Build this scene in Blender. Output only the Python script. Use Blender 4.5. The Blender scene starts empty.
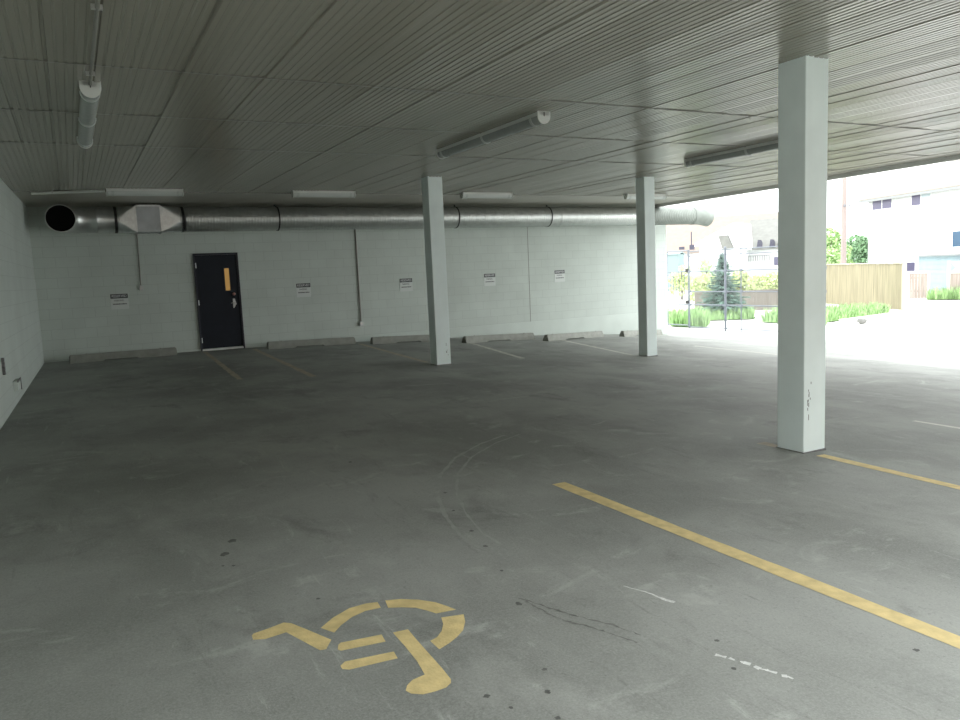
import bpy, bmesh, math, random
from mathutils import Vector, Matrix
random.seed(7)
C = bpy.context.scene.collection
PI = math.pi

# ------------------------------------------------------------------ site figures (metres)
FOC = 760.17                       # lens, in pixels of a 960 px wide frame
PITCH, ROLL, YAW = .117927, -.0441593, .4882857
EYE = Vector((0, 0, 1.6))
DB, H, XL, XR = 17.017, 3.1716, -.592, 15.30   # back wall, ceiling, left wall, end of back wall
fw = Vector((math.sin(YAW)*math.cos(PITCH), math.cos(YAW)*math.cos(PITCH), -math.sin(PITCH)))
_r = Vector((math.cos(YAW), -math.sin(YAW), 0)); _u = _r.cross(fw)
rt = _r*math.cos(ROLL) + _u*math.sin(ROLL); up = rt.cross(fw)

def fz(x, y):                      # the lot falls away to the right and levels off outside
    x = max(-1.5, x); y = max(-8, min(y, 20))
    if x <= 15: return -.0051058*x + .0101675*y - .00261086*x*x
    return -.0051058*15 - .00261086*225 + .0101675*y - .0834*4*(1-math.exp(-(x-15)/4))

def left_x(y): return -.575 - .0325*(DB-y)      # the left wall runs slightly askew
def eave_x(y): return 13.46 + .115*(y-7.7)

def sight(px, py, d):              # survey: a bearing and a distance give a place on the site
    return EYE + (fw + rt*(px-480)/FOC + up*(360-py)/FOC)*d

# ------------------------------------------------------------------ materials
def nd(nt, t, **kw):
    n = nt.nodes.new(t)
    for k, v in kw.items(): setattr(n, k, v)
    return n
def mat(name, col, rough=.6, metal=0, spec=.5, noise=0, nscale=8, bump=0, bscale=60, stretch=(1,1,1), emit=None):
    m = bpy.data.materials.new(name); m.use_nodes = True
    nt = m.node_tree; b = nt.nodes['Principled BSDF']
    b.inputs['Base Color'].default_value = (*col, 1); b.inputs['Roughness'].default_value = rough
    b.inputs['Metallic'].default_value = metal; b.inputs['Specular IOR Level'].default_value = spec
    tc = nd(nt, 'ShaderNodeTexCoord'); mp = nd(nt, 'ShaderNodeMapping'); mp.inputs['Scale'].default_value = stretch
    nt.links.new(tc.outputs['Object'], mp.inputs['Vector'])
    if noise:
        n = nd(nt, 'ShaderNodeTexNoise'); n.inputs['Scale'].default_value = nscale; n.inputs['Detail'].default_value = 5
        nt.links.new(mp.outputs[0], n.inputs['Vector'])
        r = nd(nt, 'ShaderNodeMapRange'); r.inputs[1].default_value = .3; r.inputs[2].default_value = .7
        r.inputs[3].default_value = 1-noise; r.inputs[4].default_value = 1+noise
        nt.links.new(n.outputs['Fac'], r.inputs[0])
        mx = nd(nt, 'ShaderNodeVectorMath', operation='SCALE'); mx.inputs[0].default_value = col
        nt.links.new(r.outputs[0], mx.inputs['Scale']); nt.links.new(mx.outputs[0], b.inputs['Base Color'])
    if bump:
        n = nd(nt, 'ShaderNodeTexNoise'); n.inputs['Scale'].default_value = bscale; n.inputs['Detail'].default_value = 3
        nt.links.new(mp.outputs[0], n.inputs['Vector'])
        bp = nd(nt, 'ShaderNodeBump'); bp.inputs['Strength'].default_value = bump; bp.inputs['Distance'].default_value = .01
        nt.links.new(n.outputs['Fac'], bp.inputs['Height']); nt.links.new(bp.outputs[0], b.inputs['Normal'])
    if emit:
        b.inputs['Emission Color'].default_value = (*emit[0], 1); b.inputs['Emission Strength'].default_value = emit[1]
    return m

def asphalt_mat():
    m = bpy.data.materials.new('asphalt'); m.use_nodes = True; nt = m.node_tree; L = nt.links.new
    b = nt.nodes['Principled BSDF']; tc = nd(nt, 'ShaderNodeTexCoord')
    def noise(scale, detail, rough, lo, hi, stretch=(1,1,1), dist=0):
        mp = nd(nt, 'ShaderNodeMapping'); mp.inputs['Scale'].default_value = stretch
        mp.inputs['Location'].default_value = (scale*1.7, scale*.9, 0); L(tc.outputs['Object'], mp.inputs[0])
        n = nd(nt, 'ShaderNodeTexNoise'); n.inputs['Scale'].default_value = scale; n.inputs['Detail'].default_value = detail
        n.inputs['Roughness'].default_value = rough; n.inputs['Distortion'].default_value = dist; L(mp.outputs[0], n.inputs['Vector'])
        r = nd(nt, 'ShaderNodeMapRange', interpolation_type='SMOOTHSTEP'); r.inputs[1].default_value = lo; r.inputs[2].default_value = hi
        L(n.outputs['Fac'], r.inputs[0]); return r.outputs[0]
    def mix(f, a, c, amt=1.0):
        x = nd(nt, 'ShaderNodeMix', data_type='RGBA'); s = nd(nt, 'ShaderNodeMath', operation='MULTIPLY'); s.inputs[1].default_value = amt
        L(f, s.inputs[0]); L(s.outputs[0], x.inputs[0])
        for i, v in ((6, a), (7, c)):
            if isinstance(v, tuple): x.inputs[i].default_value = (*v, 1)
            else: L(v, x.inputs[i])
        return x.outputs[2]
    c = mix(noise(.55, 6, .6, .35, .65), ASPH_A, ASPH_B)
    c = mix(noise(1.3, 8, .65, .48, .72, (1, .45, 1), .6), c, ASPH_C, .45)        # dusty swept bands along the lane
    c = mix(noise(2.2, 7, .7, .56, .70, (.6, 1, 1), 1.), c, tuple(v*1.5 for v in ASPH_B), .50)   # pale scuffs
    c = mix(noise(1.5, 6, .65, .55, .72, (1, .7, 1), .5), c, tuple(v*.62 for v in ASPH_A), .60)  # dark oily patches
    c = mix(noise(9, 8, .75, .56, .72, (1, .16, 1), .8), c, tuple(v*.62 for v in ASPH_A), .50)   # drag streaks
    c = mix(noise(8, 8, .75, .58, .74, (1, .22, 1), .8), c, tuple(v*1.75 for v in ASPH_B), .45)  # chalky streaks
    c = mix(noise(3.1, 9, .8, .66, .74, (1, .8, 1), .4), c, tuple(v*1.9 for v in ASPH_B), .55)   # salt bloom
    c = mix(noise(95, 3, .8, .35, .7), c, tuple(v*1.5 for v in ASPH_B), .30)              # stone chips
    c = mix(noise(55, 3, .8, .55, .8), c, tuple(v*.5 for v in ASPH_A), .5)
    L(c, b.inputs['Base Color']); b.inputs['Roughness'].default_value = .70; b.inputs['Specular IOR Level'].default_value = .32
    n = nd(nt, 'ShaderNodeTexNoise'); n.inputs['Scale'].default_value = 120; n.inputs['Detail'].default_value = 4
    L(tc.outputs['Object'], n.inputs['Vector'])
    bp = nd(nt, 'ShaderNodeBump'); bp.inputs['Strength'].default_value = .35; bp.inputs['Distance'].default_value = .004
    L(n.outputs['Fac'], bp.inputs['Height']); L(bp.outputs[0], b.inputs['Normal'])
    return m

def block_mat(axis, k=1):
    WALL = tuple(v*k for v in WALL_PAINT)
    m = bpy.data.materials.new('painted_block'); m.use_nodes = True; nt = m.node_tree; L = nt.links.new
    b = nt.nodes['Principled BSDF']; tc = nd(nt, 'ShaderNodeTexCoord')
    sp = nd(nt, 'ShaderNodeSeparateXYZ'); L(tc.outputs['Object'], sp.inputs[0])
    cb = nd(nt, 'ShaderNodeCombineXYZ'); L(sp.outputs[axis], cb.inputs[0]); L(sp.outputs[2], cb.inputs[1])
    br = nd(nt, 'ShaderNodeTexBrick'); br.inputs['Scale'].default_value = 1
    br.inputs['Brick Width'].default_value = .40; br.inputs['Row Height'].default_value = .20
    br.inputs['Mortar Size'].default_value = .006; br.inputs['Mortar Smooth'].default_value = .6
    br.inputs['Color1'].default_value = (*WALL, 1); br.inputs['Color2'].default_value = (*[v*.97 for v in WALL], 1)
    br.inputs['Mortar'].default_value = (*[v*.84 for v in WALL], 1); L(cb.outputs[0], br.inputs['Vector'])
    n = nd(nt, 'ShaderNodeTexNoise'); n.inputs['Scale'].default_value = 1.4; n.inputs['Detail'].default_value = 6; L(tc.outputs['Object'], n.inputs['Vector'])
    r = nd(nt, 'ShaderNodeMapRange'); r.inputs[1].default_value = .3; r.inputs[2].default_value = .75; r.inputs[3].default_value = .93; r.inputs[4].default_value = 1.04
    L(n.outputs['Fac'], r.inputs[0])
    mx = nd(nt, 'ShaderNodeVectorMath', operation='SCALE'); L(br.outputs['Color'], mx.inputs[0]); L(r.outputs[0], mx.inputs['Scale'])
    L(mx.outputs[0], b.inputs['Base Color']); b.inputs['Roughness'].default_value = .62; b.inputs['Specular IOR Level'].default_value = .25
    n2 = nd(nt, 'ShaderNodeTexNoise'); n2.inputs['Scale'].default_value = 40; L(tc.outputs['Object'], n2.inputs['Vector'])
    ad = nd(nt, 'ShaderNodeMath', operation='MULTIPLY_ADD'); ad.inputs[1].default_value = -1.0
    L(br.outputs['Fac'], ad.inputs[0]); L(n2.outputs['Fac'], ad.inputs[2])
    bp = nd(nt, 'ShaderNodeBump'); bp.inputs['Strength'].default_value = .22; bp.inputs['Distance'].default_value = .004
    L(ad.outputs[0], bp.inputs['Height']); L(bp.outputs[0], b.inputs['Normal'])
    return m

# tuned albedos
WALL_PAINT = (.575, .635, .595)
ASPH_A, ASPH_B, ASPH_C = (.195, .205, .190), (.305, .319, .299), (.39, .405, .38)
M = dict(
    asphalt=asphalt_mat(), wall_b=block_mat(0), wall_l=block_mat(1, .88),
    wall_plain=mat('white_masonry_paint', WALL_PAINT, .6, spec=.25, noise=.05, nscale=2),
    soffit=mat('soffit_metal', (.345, .33, .278), .24, spec=.95, noise=.05, nscale=2, stretch=(1, .1, 1)),
    soffit_flat=mat('soffit_board', (.33, .318, .27), .34, spec=.7, noise=.04, nscale=2),
    seam=mat('soffit_joint', (.20, .195, .17), .5),
    fascia=mat('fascia_metal', (.72, .73, .71), .45),
    slab=mat('roof_felt', (.20, .20, .20), .9),
    column=mat('column_paint', (.80, .90, .89), .5, spec=.3, noise=.04, nscale=3, bump=.05),
    scuff=mat('scuff_mark', (.16, .16, .16), .8, noise=.4, nscale=40),
    galv=mat('galvanized_steel', (.56, .585, .57), .36, metal=.85, noise=.08, nscale=9),
    galv_shaded=mat('shaded_zinc', (.225, .25, .228), .55, metal=.2, noise=.12, nscale=6),  # darker zinc copy: roof shade on the outer duct end put into colour
    galv_flat=mat('galvanized_sheet', (.50, .53, .55), .50, metal=.8, noise=.10, nscale=6),
    galv_bright=mat('galvanized_bright', (.74, .77, .77), .34, metal=1, noise=.1, nscale=14),
    black=mat('black_steel', (.02, .02, .02), .55),
    void=mat('duct_mouth_shade', (.006, .006, .006), .95, spec=.05),
    fixture=mat('white_fixture_enamel', (.78, .81, .78), .35),
    lens=mat('ribbed_acrylic_lens', (.37, .40, .385), .26, noise=.06, nscale=30),
    lens_lit=mat('lit_acrylic_lens', (.66, .70, .68), .35),  # lighter lens copy: stronger light on the short fixtures put into colour
    clip=mat('lens_clip', (.58, .62, .60), .35),
    conduit=mat('conduit_steel', (.60, .62, .60), .36, metal=.9),
    conduit_paint=mat('painted_conduit', (.27, .27, .24), .5),
    door=mat('navy_door_paint', (.008, .012, .020), .55, spec=.3, noise=.15, nscale=6),
    frame=mat('navy_frame_paint', (.012, .016, .026), .45),
    steel=mat('satin_steel', (.52, .55, .56), .35, metal=.85),
    copper=mat('copper_knob', (.42, .22, .18), .35, metal=.6),
    sill=mat('aluminium_threshold', (.78, .80, .80), .4, metal=.3),
    vision=mat('amber_lit_glass', (.25, .14, .04), .25, emit=((1.0, .58, .17), .05)),
    sign=mat('sign_white', (.64, .68, .66), .5), sign_k=mat('sign_black', (.035, .04, .045), .5), sign_w=mat('sign_lettering_white', (.80, .82, .82), .5),
    stop=mat('precast_concrete', (.27, .28, .252), .85, noise=.12, nscale=7, bump=.5, bscale=70),
    rebar=mat('rusty_pin', (.10, .07, .05), .8),
    yellow=mat('yellow_traffic_paint', (.66, .535, .255), .75, noise=.14, nscale=14, bump=.3, bscale=90),
    yellow_old=mat('worn_yellow_paint', (.42, .365, .285), .8, noise=.2, nscale=9),
    white_old=mat('worn_white_paint', (.52, .52, .47), .8, noise=.25, nscale=14),
    white_line=mat('white_traffic_paint', (.60, .60, .55), .7, noise=.15, nscale=12),
    oil=mat('oil_spot', (.095, .098, .092), .6, noise=.3, nscale=20),
    crack=mat('asphalt_crack', (.165, .172, .160), .9, noise=.3, nscale=30),
    tyre=mat('tyre_rub', (.322, .337, .315), .85, noise=.1, nscale=14),
    chip=mat('paint_chip', (.62, .64, .62), .8, noise=.2, nscale=30),
    gravel=mat('pale_gravel', (.60, .595, .565), .95, noise=.12, nscale=1.2, bump=.4, bscale=30),
    concrete=mat('pale_concrete', (.55, .55, .52), .9, noise=.06, nscale=4),
    wire=mat('fence_wire', (.32, .34, .36), .5, metal=.5),
    post=mat('fence_post_steel', (.19, .21, .24), .5, metal=.4),
    cedar=mat('cedar_boards', (.275, .245, .16), .8, noise=.22, nscale=3, stretch=(5, 5, .25)),
    cedar_cap=mat('pale_cedar', (.42, .39, .31), .8),
    brown=mat('weathered_brown_boards', (.35, .295, .265), .85, noise=.2, nscale=4, stretch=(4, 4, .3)),
    blocker_brown=mat('blocker_brown', (.20, .155, .13), .9, noise=.15, nscale=3),
    grey_board=mat('weathered_grey_boards', (.19, .17, .145), .9, noise=.22, nscale=4, stretch=(4, 4, .3)),
    lattice=mat('white_lattice', (.58, .55, .48), .7),
    white_sid=mat('white_siding', (.70, .72, .73), .7, noise=.02), belt=mat('grey_belt', (.40, .41, .43), .7),
    soff=mat('eave_grey', (.25, .26, .26), .7), white_trim=mat('white_trim', (.85, .86, .86), .6),
    pane=mat('dark_pane', (.085, .075, .14), .3), pane_l=mat('curtained_pane', (.42, .50, .54), .3), pane_b=mat('blue_pane', (.055, .10, .17), .25),
    blue=mat('blue_siding', (.32, .42, .46), .75, noise=.06, nscale=3), peach=mat('peach_shingles', (.23, .205, .175), .9, noise=.06, nscale=2),
    orange=mat('orange_roof_tiles', (.265, .210, .175), .85, noise=.07, nscale=3), greyroof=mat('grey_shingles', (.175, .178, .166), .9, noise=.10, nscale=3),
    darkvent=mat('dark_vent', (.055, .055, .08), .7), cyan=mat('pale_cyan_siding', (.22, .29, .29), .8),
    pole=mat('weathered_pole', (.285, .235, .22), .85, noise=.08, nscale=5, stretch=(1, 1, .1)),
    insul=mat('insulator_grey', (.2, .2, .22), .5),
    bark=mat('bark', (.11, .085, .06), .9, noise=.3, nscale=10),
    spruce=mat('blue_spruce_needles', (.14, .235, .19), .8, noise=.35, nscale=5),
    grass=mat('tall_green_grass', (.31, .47, .21), .75, noise=.35, nscale=2.5), turf=mat('green_turf', (.22, .31, .15), .9, noise=.25, nscale=4),
    leaf_y=mat('yellow_green_leaves', (.55, .62, .33), .75, noise=.3, nscale=2), leaf_g=mat('green_leaves', (.28, .44, .26), .75, noise=.35, nscale=2),
    leaf_l=mat('light_green_leaves', (.42, .58, .28), .75, noise=.3, nscale=2),
    stone=mat('grey_stone', (.20, .20, .19), .9, noise=.2, nscale=9),
)

# ------------------------------------------------------------------ mesh helpers
def new_bm(): return bmesh.new()
def bx(bm, x0, x1, y0, y1, z0, z1, rot=None, bev=0):
    vs = [bm.verts.new((x, y, z)) for z in (z0, z1) for x, y in ((x0, y0), (x1, y0), (x1, y1), (x0, y1))]
    if rot:
        for v in vs: v.co = rot @ v.co
    fs = [bm.faces.new([vs[i] for i in q]) for q in ((3,2,1,0), (4,5,6,7), (0,1,5,4), (1,2,6,5), (2,3,7,6), (3,0,4,7))]
    if bev:
        es = list({e for f in fs for e in f.edges})
        bmesh.ops.bevel(bm, geom=es, offset=bev, segments=2, affect='EDGES', profile=.5)
    return vs
def prism(bm, pts, y0, y1, axis='y'):
    # pts: outline in the plane across the axis
    def P(a, b, t): return {'y': (a, t, b), 'x': (t, a, b), 'z': (a, b, t)}[axis]
    A = [bm.verts.new(P(a, b, y0)) for a, b in pts]; B = [bm.verts.new(P(a, b, y1)) for a, b in pts]
    n = len(pts)
    bm.faces.new(A); bm.faces.new(B[::-1])
    for i in range(n): bm.faces.new((A[i], B[i], B[(i+1) % n], A[(i+1) % n]))
def frame_of(d):
    d = d.normalized(); a = Vector((0, 0, 1)) if abs(d.z) < .9 else Vector((1, 0, 0))
    s = d.cross(a).normalized(); return s, s.cross(d)
def tube(bm, pts, r, n=8, cap=True, radii=None):
    pts = [Vector(p) for p in pts]; rings = []
    for i, p in enumerate(pts):
        d = (pts[min(i+1, len(pts)-1)] - pts[max(i-1, 0)])
        s, t = frame_of(d); rr = radii[i] if radii else r
        rings.append([bm.verts.new(p + (s*math.cos(2*PI*k/n) + t*math.sin(2*PI*k/n))*rr) for k in range(n)])
    for a, b in zip(rings, rings[1:]):
        for k in range(n): bm.faces.new((a[k], a[(k+1) % n], b[(k+1) % n], b[k]))
    if cap: bm.faces.new(rings[0][::-1]); bm.faces.new(rings[-1])
    return rings
def rings_x(bm, prof, cy, cz, n=40, cap=False):       # revolve (x, r) round an axis along x
    R = [[bm.verts.new((x + (sh*k/n if sh else 0), cy + r*math.cos(2*PI*k/n), cz + r*math.sin(2*PI*k/n))) for k in range(n)] for x, r, sh in prof]
    for a, b in zip(R, R[1:]):
        for k in range(n): bm.faces.new((a[k], b[k], b[(k+1) % n], a[(k+1) % n]))
    if cap: bm.faces.new(R[0]); bm.faces.new(R[-1][::-1])
    return R
def obj(name, bm, m, parent=None, smooth=False, loc=None, rz=0):
    bmesh.ops.recalc_face_normals(bm, faces=bm.faces)
    me = bpy.data.meshes.new(name); bm.to_mesh(me); bm.free()
    mm = M[m] if isinstance(m, str) else m
    me.materials.append(mm)
    if smooth:
        for p in me.polygons: p.use_smooth = True
        try: me.set_sharp_from_angle(angle=math.radians(40))
        except Exception: pass
    o = bpy.data.objects.new(name, me); C.objects.link(o)
    if parent: o.parent = parent
    if loc: o.location = loc
    o.rotation_euler.z = rz
    return o
def tag(o, label, cat, group=None, kind=None):
    o['label'] = label; o['category'] = cat
    if group: o['group'] = group
    if kind: o['kind'] = kind
    return o
def thing(name, label, cat, loc=(0, 0, 0), rz=0, group=None):
    o = bpy.data.objects.new(name, None); C.objects.link(o); o.empty_display_size = .1
    o.location = loc; o.rotation_euler = (0, 0, rz)
    return tag(o, label, cat, group)
def struct(o, label=None):
    o['kind'] = 'structure'
    if label: o['label'] = label
    return o
def dup(root, loc, rz, label):
    r = root.copy(); C.objects.link(r); r.location = loc; r.rotation_euler = (0, 0, rz); r['label'] = label
    for ch in list(root.children):
        c = ch.copy(); C.objects.link(c); c.parent = r
        for g in list(ch.children):
            d = g.copy(); C.objects.link(d); d.parent = c
    return r
def text_mesh(s, size, sx=1.0):
    cu = bpy.data.curves.new('txt', 'FONT'); cu.body = s; cu.size = size; cu.align_x = 'CENTER'; cu.align_y = 'CENTER'; cu.extrude = .0005
    t = bpy.data.objects.new('txt', cu); C.objects.link(t); bpy.context.view_layer.update()
    me = bpy.data.meshes.new_from_object(t.evaluated_get(bpy.context.evaluated_depsgraph_get()))
    bpy.data.objects.remove(t); bpy.data.curves.remove(cu)
    for v in me.vertices: v.co = Vector((v.co.x*sx, -v.co.z, v.co.y))
    return me
def flat(bm, pts, lift=.0012):                              # a painted patch following the lot surface
    vs = [bm.verts.new((x, y, fz(x, y)+lift)) for x, y in pts]
    f = bm.faces.new(vs); f.normal_update()
    if f.normal.z < 0: f.normal_flip()
def strip(bm, pts, w, lift=.0012, jag=0):
    n = len(pts); prev = None
    for i, (x, y) in enumerate(pts):
        a = Vector(pts[max(i-1, 0)]); b = Vector(pts[min(i+1, n-1)]); d = (b-a).normalized(); s = Vector((-d.y, d.x))
        ww = w*(1 + random.uniform(-jag, jag))/2
        cur = []
        for q in (-1, 1):
            X, Y = x + s.x*ww*q, y + s.y*ww*q; cur.append(bm.verts.new((X, Y, fz(X, Y)+lift)))
        if prev: bm.faces.new((prev[0], cur[0], cur[1], prev[1]))
        prev = cur
def line_pts(a, b, step=.15):
    n = max(2, int(math.dist(a, b)/step)+1)
    return [(a[0]+(b[0]-a[0])*i/(n-1), a[1]+(b[1]-a[1])*i/(n-1)) for i in range(n)]
def grid(bm, xs, ys, dz=0, keep=None):
    V = {}
    def v(i, j):
        if (i, j) not in V: V[i, j] = bm.verts.new((xs[i], ys[j], fz(xs[i], ys[j])+dz))
        return V[i, j]
    for i in range(len(xs)-1):
        for j in range(len(ys)-1):
            if keep is None or keep((xs[i]+xs[i+1])/2, (ys[j]+ys[j+1])/2):
                bm.faces.new((v(i, j), v(i+1, j), v(i+1, j+1), v(i, j+1)))
def frange(a, b, s):
    n = max(1, round((b-a)/s)); return [a+(b-a)*i/n for i in range(n+1)]

Y0 = .45                                                   # rear edge of the roof, behind the photographer
EAST = 18.15                                                # edge of the asphalt
# ------------------------------------------------------------------ the setting
bm = new_bm(); xs = frange(-1.4, 15.3, .3)+frange(15.3, EAST, .3)[1:]; ys = frange(-12, DB, .3)+frange(DB, 20.1, .3)[1:]
grid(bm, xs, ys, 0, lambda x, y: y < DB or x > XR)
floor = struct(obj('floor', bm, 'asphalt', smooth=True), 'grey worn asphalt floor of the covered parking bay')
bm = new_bm(); xs = frange(-60, -6, 6)+frange(-6, 40, 1)[1:]+frange(40, 150, 5)[1:]; ys = frange(-60, -12, 6)+frange(-12, 30, 1)[1:]+frange(30, 150, 5)[1:]
grid(bm, xs, ys, -.03)
struct(obj('ground', bm, 'gravel', smooth=True), 'pale gravel lane and yard outside the parking bay')

# ceiling: ribbed metal soffit, ribs running front to back
Yp = 14.4
bm = new_bm(); prof = []
x = -1.19
while x < 15.0:                                            # 300 mm boards with five shallow ribs, hung a little unevenly
    t = random.uniform(-.006, .006); t2 = random.uniform(-.006, .006)
    for j in range(5):
        x0 = x + j*.06; z0 = H + t + (t2-t)*j/5; z1 = H + t + (t2-t)*(j+1)/5
        dp = .009 if j == 4 else .005; w = .018 if j == 4 else .014
        prof += [(x0+.004, z0), (x0+.06-w-.006, z1), (x0+.06-w, z1+dp), (x0+.0585, z1+dp)]
    x += .3
def ys_at(x): return max(Y0, 7.7 + (x-13.46)/.115)
A = []; B = []
for x, z in prof:
    ya = ys_at(x)
    yb = min(Yp, DB-(-.575-x-.12)/.0325)
    if ya >= Yp: break
    A.append(bm.verts.new((x, ya, z))); B.append(bm.verts.new((x, max(yb, ya+.01), z)))
for i in range(len(A)-1): bm.faces.new((A[i], A[i+1], B[i+1], B[i]))
ceiling = struct(obj('ceiling', bm, 'soffit'), 'ribbed taupe metal soffit ceiling')
bm = new_bm()
prism(bm, [(left_x(Y0)-.2, Y0), (eave_x(Y0), Y0), (eave_x(DB+.2), DB+.2), (left_x(DB)-.2, DB+.2)], H+.05, H+.55, 'z')
obj('roof_slab', bm, 'slab', ceiling)
bm = new_bm()                                              # flat board along the back wall, in long boards
for a, b in ((Yp+.012, 15.25), (15.256, 16.12), (16.126, DB)):
    prism(bm, [(left_x(a)-.02, a), (eave_x(a), a), (eave_x(b), b), (left_x(b)-.02, b)], H-.004, H+.04, 'z')
struct(obj('trim_1', bm, 'soffit_flat'), 'flat soffit boards along the back wall')
for i, y in enumerate((6.23, 7.93, 9.66)):
    bm = new_bm(); bx(bm, left_x(y)-.02, eave_x(y)-.06, y-.009, y+.009, H-.006, H+.03)
    struct(obj(f'trim_{i+2}', bm, 'seam'), 'thin joint strip crossing the ribbed soffit')
bm = new_bm()                                              # fascia along the open side
prism(bm, [(eave_x(Y0)-.05, Y0), (eave_x(Y0)+.06, Y0), (eave_x(DB+.2)+.06, DB+.2), (eave_x(DB+.2)-.05, DB+.2)], H-.075, H+.58, 'z')
struct(obj('trim_5', bm, 'fascia'), 'grey metal fascia along the open side of the roof')

bm = new_bm(); bx(bm, XL-.2, XR, DB, DB+.25, -1.2, H+.05)
wall_back = struct(obj('wall_back', bm, 'wall_b'), 'white painted block wall at the back')
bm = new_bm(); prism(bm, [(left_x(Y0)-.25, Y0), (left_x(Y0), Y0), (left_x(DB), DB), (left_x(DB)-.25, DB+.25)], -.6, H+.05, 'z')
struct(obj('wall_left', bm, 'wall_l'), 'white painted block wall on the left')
bm = new_bm(); bx(bm, XL, 2.325, DB-.014, DB+.01, -1.0, .19); bx(bm, 3.245, XR, DB-.014, DB+.01, -1.2, .19)
struct(obj('baseboard_back', bm, 'wall_plain'), 'smooth white foundation band below the block wall')
bm = new_bm(); bx(bm, 10.594, 10.606, DB-.004, DB+.01, .19, 2.75)
struct(obj('trim_6', bm, 'seam'), 'thin vertical control joint in the back wall')

# door in the back wall
door = thing('door_1', 'dark navy steel door with a narrow amber window in the white back wall', 'door', (2.33, DB, .15)); door['kind'] = 'structure'
W, HD = .91, 2.05
bm = new_bm(); bx(bm, 0, .035, -.045, .06, -.02, HD); bx(bm, W-.035, W, -.045, .06, -.02, HD); bx(bm, .035, W-.035, -.045, .06, HD-.035, HD)
obj('door_frame', bm, 'frame', door)
bm = new_bm(); bx(bm, .038, W-.038, -.02, .03, .035, HD-.038, bev=.002)
leaf = obj('door_leaf', bm, 'door', door)
bm = new_bm(); bx(bm, .607, .703, -.024, -.015, 1.25, 1.72); obj('vision_panel', bm, 'vision', leaf)['label'] = 'amber glowing narrow window'
bm = new_bm()
for a in ((.592, .607, 1.235, 1.735), (.703, .718, 1.235, 1.735), (.607, .703, 1.235, 1.25), (.607, .703, 1.72, 1.735)): bx(bm, a[0], a[1], -.032, -.015, a[2], a[3])
obj('vision_frame', bm, 'frame', leaf)
bm = new_bm(); bmesh.ops.create_uvsphere(bm, u_segments=18, v_segments=12, radius=.034)
for v in bm.verts: v.co = Vector((.765+v.co.x, -.055+v.co.y*.7, 1.166+v.co.z))
tube(bm, [(.765, -.02, 1.166), (.765, -.05, 1.166)], .016, 12); obj('deadbolt_knob', bm, 'copper', leaf, True)['label'] = 'copper round deadbolt knob'
bm = new_bm(); prism(bm, [(.735, 1.07), (.775, 1.07), (.81, .95), (.79, .93), (.755, .87), (.735, .87)], -.032, -.018)
tube(bm, [(.765, -.02, .985), (.765, -.07, .985), (.69, -.075, .975)], .011, 10); obj('door_handle', bm, 'steel', leaf)['label'] = 'satin steel lever on a plate'
for z in (.22, 1.02, 1.80):
    bm = new_bm(); tube(bm, [(.036, -.05, z-.055), (.036, -.05, z+.055)], .009, 10); bx(bm, .03, .046, -.052, -.02, z-.05, z+.05); obj('hinge', bm, 'steel', door)
bm = new_bm(); bx(bm, .03, W-.03, -.06, .03, -.012, .022, bev=.006); obj('threshold', bm, 'sill', door)['label'] = 'bright aluminium threshold'

# columns
def column(x, y, w, label, scuffs):
    zb = fz(x+w/2, y+w/2)-.06
    t = thing('column', label, 'column', (x, y, zb), 0, 'square white roof columns')
    bm = new_bm(); bx(bm, 0, w, 0, w, 0, H-zb+.02, bev=.008); s = obj('shaft', bm, 'column', t)
    zf = fz(x+w/2, y)-zb
    bm = new_bm(); bx(bm, -.006, w+.006, -.006, w+.006, .01, zf+.012); obj('base_joint', bm, 'scuff', t)
    for sx, sz, l in scuffs:
        bm = new_bm()
        for q in range(5):
            a = sx + random.uniform(-.02, .02); b = sz + random.uniform(-.12, .12); bx(bm, a, a+.006, -.0012, .004, b, b+l*random.uniform(.4, 1))
        obj('scuff', bm, 'scuff', s)
    return t
column(5.315, 4.268, .272, 'nearest and largest white square column, on the right beside yellow line', [(.05, .45, .05), (.07, .62, .04)])
column(5.385, 11.70, .265, 'white square column in the middle, in front of the back wall signs', [(.2, .3, .05)])
column(9.517, 11.15, .245, 'farther right white square column, just before end of back wall', [])

# ------------------------------------------------------------------ duct along the back wall
RY, RZ, RR = 16.5, 2.868, .243
duct = thing('ventilation_duct', 'long round galvanized spiral duct hung along top of the white back wall', 'duct', (0, RY, RZ))
p = .0625
def spiral(x0, x1, m):
    bm = new_bm(); pr = []; x = x0
    while x < x1:
        pr.extend([(x, RR, p), (x+p*.40, RR+.0012, p), (x+p*.70, RR, p), (x+p*.76, RR+.0055, p), (x+p*.90, RR+.0055, p)]); x += p
    pr.append((x, RR, p)); rings_x(bm, pr, 0, 0, 40); return obj('spiral_pipe', bm, m, duct, True)
spiral(2.13, 14.18, 'galv')
spiral(14.18, 15.72, 'galv_shaded')['label'] = 'end of the spiral pipe, shade put into its darker colour'
def torus_elbow(bm, cx, cy, r, R, a0, a1, gores, n=40, sm=6, plane='xy', cz=0):
    rings = []
    for g in range(gores+1):
        a = a0 + (a1-a0)*g/gores
        rings.append([bm.verts.new((cx + (R + r*math.cos(2*PI*k/n))*math.cos(a), cy + (R + r*math.cos(2*PI*k/n))*math.sin(a), cz + r*math.sin(2*PI*k/n))) for k in range(n)])
    for a, b in zip(rings, rings[1:]):
        for k in range(n): bm.faces.new((a[k], a[(k+1) % n], b[(k+1) % n], b[k]))
    return rings
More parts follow.
